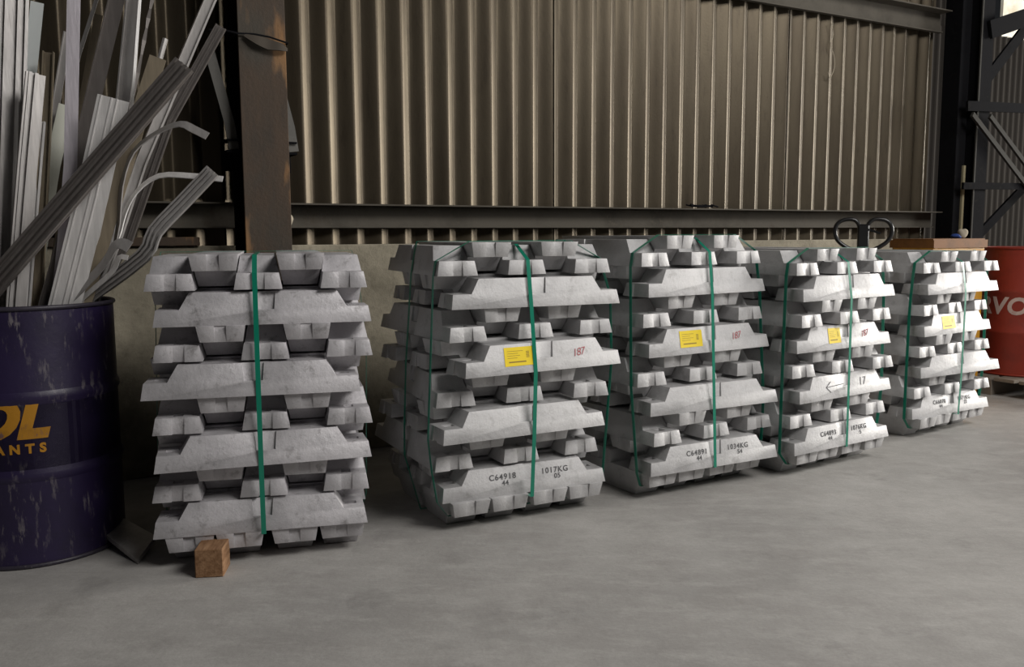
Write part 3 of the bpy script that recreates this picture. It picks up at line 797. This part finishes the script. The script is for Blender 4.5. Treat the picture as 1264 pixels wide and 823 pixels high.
def scrap(name, label, pts, sec, m, face=(0, -1, 0), k=1, twist=0.0, cat='metal strip', base=True):
    P3 = [at(*p) for p in pts]
    r0 = Vector((P3[-1].x-DC.x, P3[-1].y-DC.y, 0))
    if base and abs(P3[-1].x-DC.x) < 0.4 and r0.length > 0.225:
        P3[-1] = Vector((DC.x, DC.y, P3[-1].z)) + r0.normalized()*0.225      # keep inside the rim
    if base:
        d = (P3[-1]-P3[-2]).normalized(); p = P3[-1]
        tt = (p.z-0.03)/max(0.2, -d.z); q = p + d*tt; q.z = 0.035
        r = Vector((q.x-DC.x, q.y-DC.y, 0))
        if r.length > 0.20: r = r.normalized()*0.20
        P3.append(Vector((DC.x+r.x, DC.y+r.y, 0.035)))
    if k > 1: 
        core = smooth_path(P3[:-1] if base else P3, k); P3 = core + ([P3[-1]] if base else [])
    bm = bmesh.new(); add_sweep(bm, P3, sec, face, twist=twist)
    o = obj(name, bm, m, None, 35); tag(o, label, cat, 'scrap lengths in the purple drum'); return o
FR = (0.25, -1, 0)
scrap('metal_profile', 'ribbed dark profile with two pale ribs at the far left of the scrap', [(14, -60, 3.16), (14, 0, 3.14), (8, 200, 3.06), (2, 368, 3.00)], sec_ridge(0.105, (-0.9, -0.45, 0.28, 0.78), 0.016, 0.005, 0.011), M_SC_M, (0.7, -1, 0), cat='metal profile')
scrap('flat_bar', 'short pale bluish-white flat bar ending high at the left of the scrap', [(46, 3, 3.24), (37, 92, 3.20), (20, 368, 3.10)], sec_flat(0.042, 0.006), mat('pale_painted_bar', (0.62, 0.66, 0.66), 0.5), (0.5, -1, 0))
scrap('metal_profile', 'grooved profile with bright twin ribs in front of the pale bar', [(44, 91, 3.04), (34, 200, 3.00), (20, 368, 2.95)], sec_ridge(0.062, (-0.05, 0.55, 0.95), 0.014, 0.004, 0.010), M_SC_M, (0.8, -1, 0), cat='metal profile')
scrap('metal_profile', 'short brownish channel right of the pale bluish bar', [(60, 64, 3.16), (56, 165, 3.12), (46, 368, 3.05)], sec_channel(0.036, 0.02), M_SC_T, (0.3, -1, 0), cat='metal profile')
scrap('flat_bar', 'long lilac-grey flat bar reaching out of the top of the photo', [(93, -60, 3.13), (91, 0, 3.12), (87, 205, 3.06), (79, 300, 3.03), (72, 368, 3.01)], sec_flat(0.042, 0.005), M_SC_P, (0.5, -1, 0))
scrap('flat_bar', 'thin pale strip leaning right behind the lilac-grey bar', [(139, -50, 3.34), (119, 0, 3.33), (98, 66, 3.31), (66, 200, 3.27), (40, 368, 3.2)], sec_flat(0.013, 0.004), M_SC_M, FR)
scrap('flat_bar', 'dark wide strip leaning right with a pale edge, top beyond the photo', [(162, -60, 3.27), (144, 0, 3.26), (100, 185, 3.20), (70, 368, 3.12)], sec_angle(0.052, 0.012), M_SC_D, FR)
scrap('metal_profile', 'broad grey angle with one bright edge, right of the dark wide strip', [(172, -60, 3.30), (165, 0, 3.29), (150, 150, 3.25), (112, 368, 3.16)], sec_angle(0.046, 0.016, 0.005), M_SC_M, (0.1, -1, 0), cat='metal profile')
scrap('flat_bar', 'bright narrow strip beside the broad grey angle', [(174, -20, 3.235), (163, 130, 3.20), (140, 300, 3.14), (124, 368, 3.12)], sec_flat(0.010, 0.008), M_SC_L, (0.6, -1, 0))
scrap('slotted_plate', 'wide slotted grey plate standing in the middle of the scrap', [(140, 121, 3.04), (114, 240, 3.00), (90, 368, 2.97)], sec_ridge(0.100, (-0.25, 0.1, 0.75), 0.003, 0.004, 0.004), M_SC_L, (0.35, -1, 0), cat='metal plate')
scrap('flat_bar', 'pale greenish strip low behind the diagonal dark profile', [(82, 130, 3.22), (65, 204, 3.18), (46, 320, 3.12), (36, 368, 3.09)], sec_flat(0.050, 0.005), mat('pale_green_bar', (0.56, 0.57, 0.50), 0.5, 0.2), (0.5, -1, 0))
scrap('metal_profile', 'heavy dark grooved profile lying diagonally across the front of the scrap', [(228, 80, 3.02), (110, 216, 2.93), (0, 343, 2.86), (-22, 369, 2.85)], sec_ridge(0.070, (-0.85, -0.3, 0.2, 0.85), 0.016, 0.008, 0.008), M_SC_D, (0.2, -1, 0.25), cat='metal profile')
scrap('metal_profile', 'long channel with bright edge leaning right past the diagonal profile', [(284, -50, 3.33), (259, 0, 3.32), (213, 108, 3.27), (174, 200, 3.22), (141, 300, 3.18), (118, 368, 3.15)], sec_channel(0.040, 0.02, 0.007), M_SC_M, (0.75, -1, 0), cat='metal profile')
scrap('metal_profile', 'dark ribbed bar ending just left of the rusty column', [(273, 33, 3.40), (208, 150, 3.34), (157, 297, 3.26), (135, 362, 3.23)], sec_ridge(0.040, (-0.9, 0.0, 0.9), 0.010, 0.005, 0.005), M_SC_D, (0.2, -1, 0), cat='metal profile')
scrap('flat_bar', 'short tan plate with a square end behind the diagonal profile', [(195, 71, 3.17), (176, 130, 3.15), (110, 368, 3.06)], sec_flat(0.056, 0.004), M_SC_T, FR)
scrap('metal_rod', 'short rod tip showing above the tan plate', [(204, 48, 3.29), (190, 100, 3.26), (105, 368, 3.08)], circ(0.010, 8), M_SC_M, FR, cat='metal rod')
scrap('bent_strip', 'upper bent strip hooking to the right over the diagonal profile', [(256, 168, 3.10), (240, 160, 3.10), (222, 153, 3.10), (195, 163, 3.10), (165, 187, 3.10), (150, 230, 3.10), (142, 300, 3.10), (128, 368, 3.09)], rect(0.028, 0.004), M_SC_M, (-0.6, -0.75, 0.65), 3)
scrap('bent_strip', 'lower bent strip curving level to the right behind the grooved channel', [(275, 221, 3.19), (235, 217, 3.18), (196, 217, 3.17), (169, 236, 3.16), (154, 263, 3.15), (143, 300, 3.13), (128, 368, 3.10)], rect(0.024, 0.004), M_SC_L, (-0.5, -0.8, 0.6), 3)
scrap('metal_profile', 'grooved channel with cut end bending out to the right over the drum rim', [(263, 211, 3.16), (226, 250, 3.13), (192, 286, 3.10), (177, 316, 3.09), (118, 366, 3.10)], sec_ridge(0.050, (-0.9, -0.25, 0.35, 0.9), 0.016, 0.006, 0.007), M_SC_M, (0.3, -1, 0.3), 3, cat='metal profile')
scrap('bent_strip', 'short curled strip at the right of the drum rim', [(160, 305, 3.00), (152, 301, 3.00), (142, 303, 3.00), (128, 326, 3.00), (107, 368, 2.98)], rect(0.040, 0.004), M_SC_M, (-0.35, -0.8, 0.5), 3)
scrap('bent_strip', 'narrow curled strip under the larger curl at the drum rim', [(158, 318, 3.05), (147, 318, 3.05), (138, 336, 3.05), (128, 368, 3.04)], rect(0.018, 0.004), M_SC_L, (-0.2, -1, 0.2), 3)
scrap('flat_bar', 'very thin bright strip at the right of the slotted plate', [(141, 198, 3.06), (122, 290, 3.03), (105, 368, 3.01)], sec_flat(0.008, 0.006), M_SC_L, FR)
scrap('flat_bar', 'thin bright upright strip crossing the two bent strips', [(158, 150, 3.15), (150, 230, 3.145), (141, 300, 3.14), (131, 368, 3.12)], sec_flat(0.010, 0.006), M_SC_L, FR)
scrap('flat_bar', 'dark plate filling the gap right of the slotted plate', [(158, 140, 3.18), (138, 250, 3.12), (118, 368, 3.07)], sec_flat(0.052, 0.004), M_SC_D, (0.2, -1, 0))
scrap('metal_rod', 'dark twisted rod leaning behind the broad grey angle', [(203, -50, 3.38), (188, 0, 3.37), (170, 90, 3.34), (128, 300, 3.25), (118, 368, 3.22)], [(0.007, 0.004), (-0.007, 0.004), (-0.007, -0.004), (0.007, -0.004)], M_SC_D, FR, 6, 40.0, cat='metal rod')
scrap('flat_bar', 'grey strip leaning right between the brownish channel and lilac bar', [(84, 40, 3.28), (68, 136, 3.25), (44, 368, 3.16)], sec_angle(0.026, 0.010), M_SC_M, FR)
scrap('flat_bar', 'thin ribbed strip left of the pale greenish strip', [(52, 150, 3.12), (41, 280, 3.06), (34, 368, 3.03)], sec_ridge(0.024, (-0.6, 0.6), 0.008, 0.003, 0.005), M_SC_L, (0.5, -1, 0))
scrap('flat_bar', 'dark leaning bar behind the lilac bar, square top below the ceiling', [(122, 18, 3.36), (98, 150, 3.32), (60, 368, 3.2)], sec_flat(0.030, 0.004), M_SC_T, FR)
scrap('flat_bar', 'dark narrow offcut low at the left of the slotted plate', [(84, 262, 3.05), (70, 320, 3.03), (56, 368, 3.01)], sec_angle(0.030, 0.010), M_SC_D, FR)
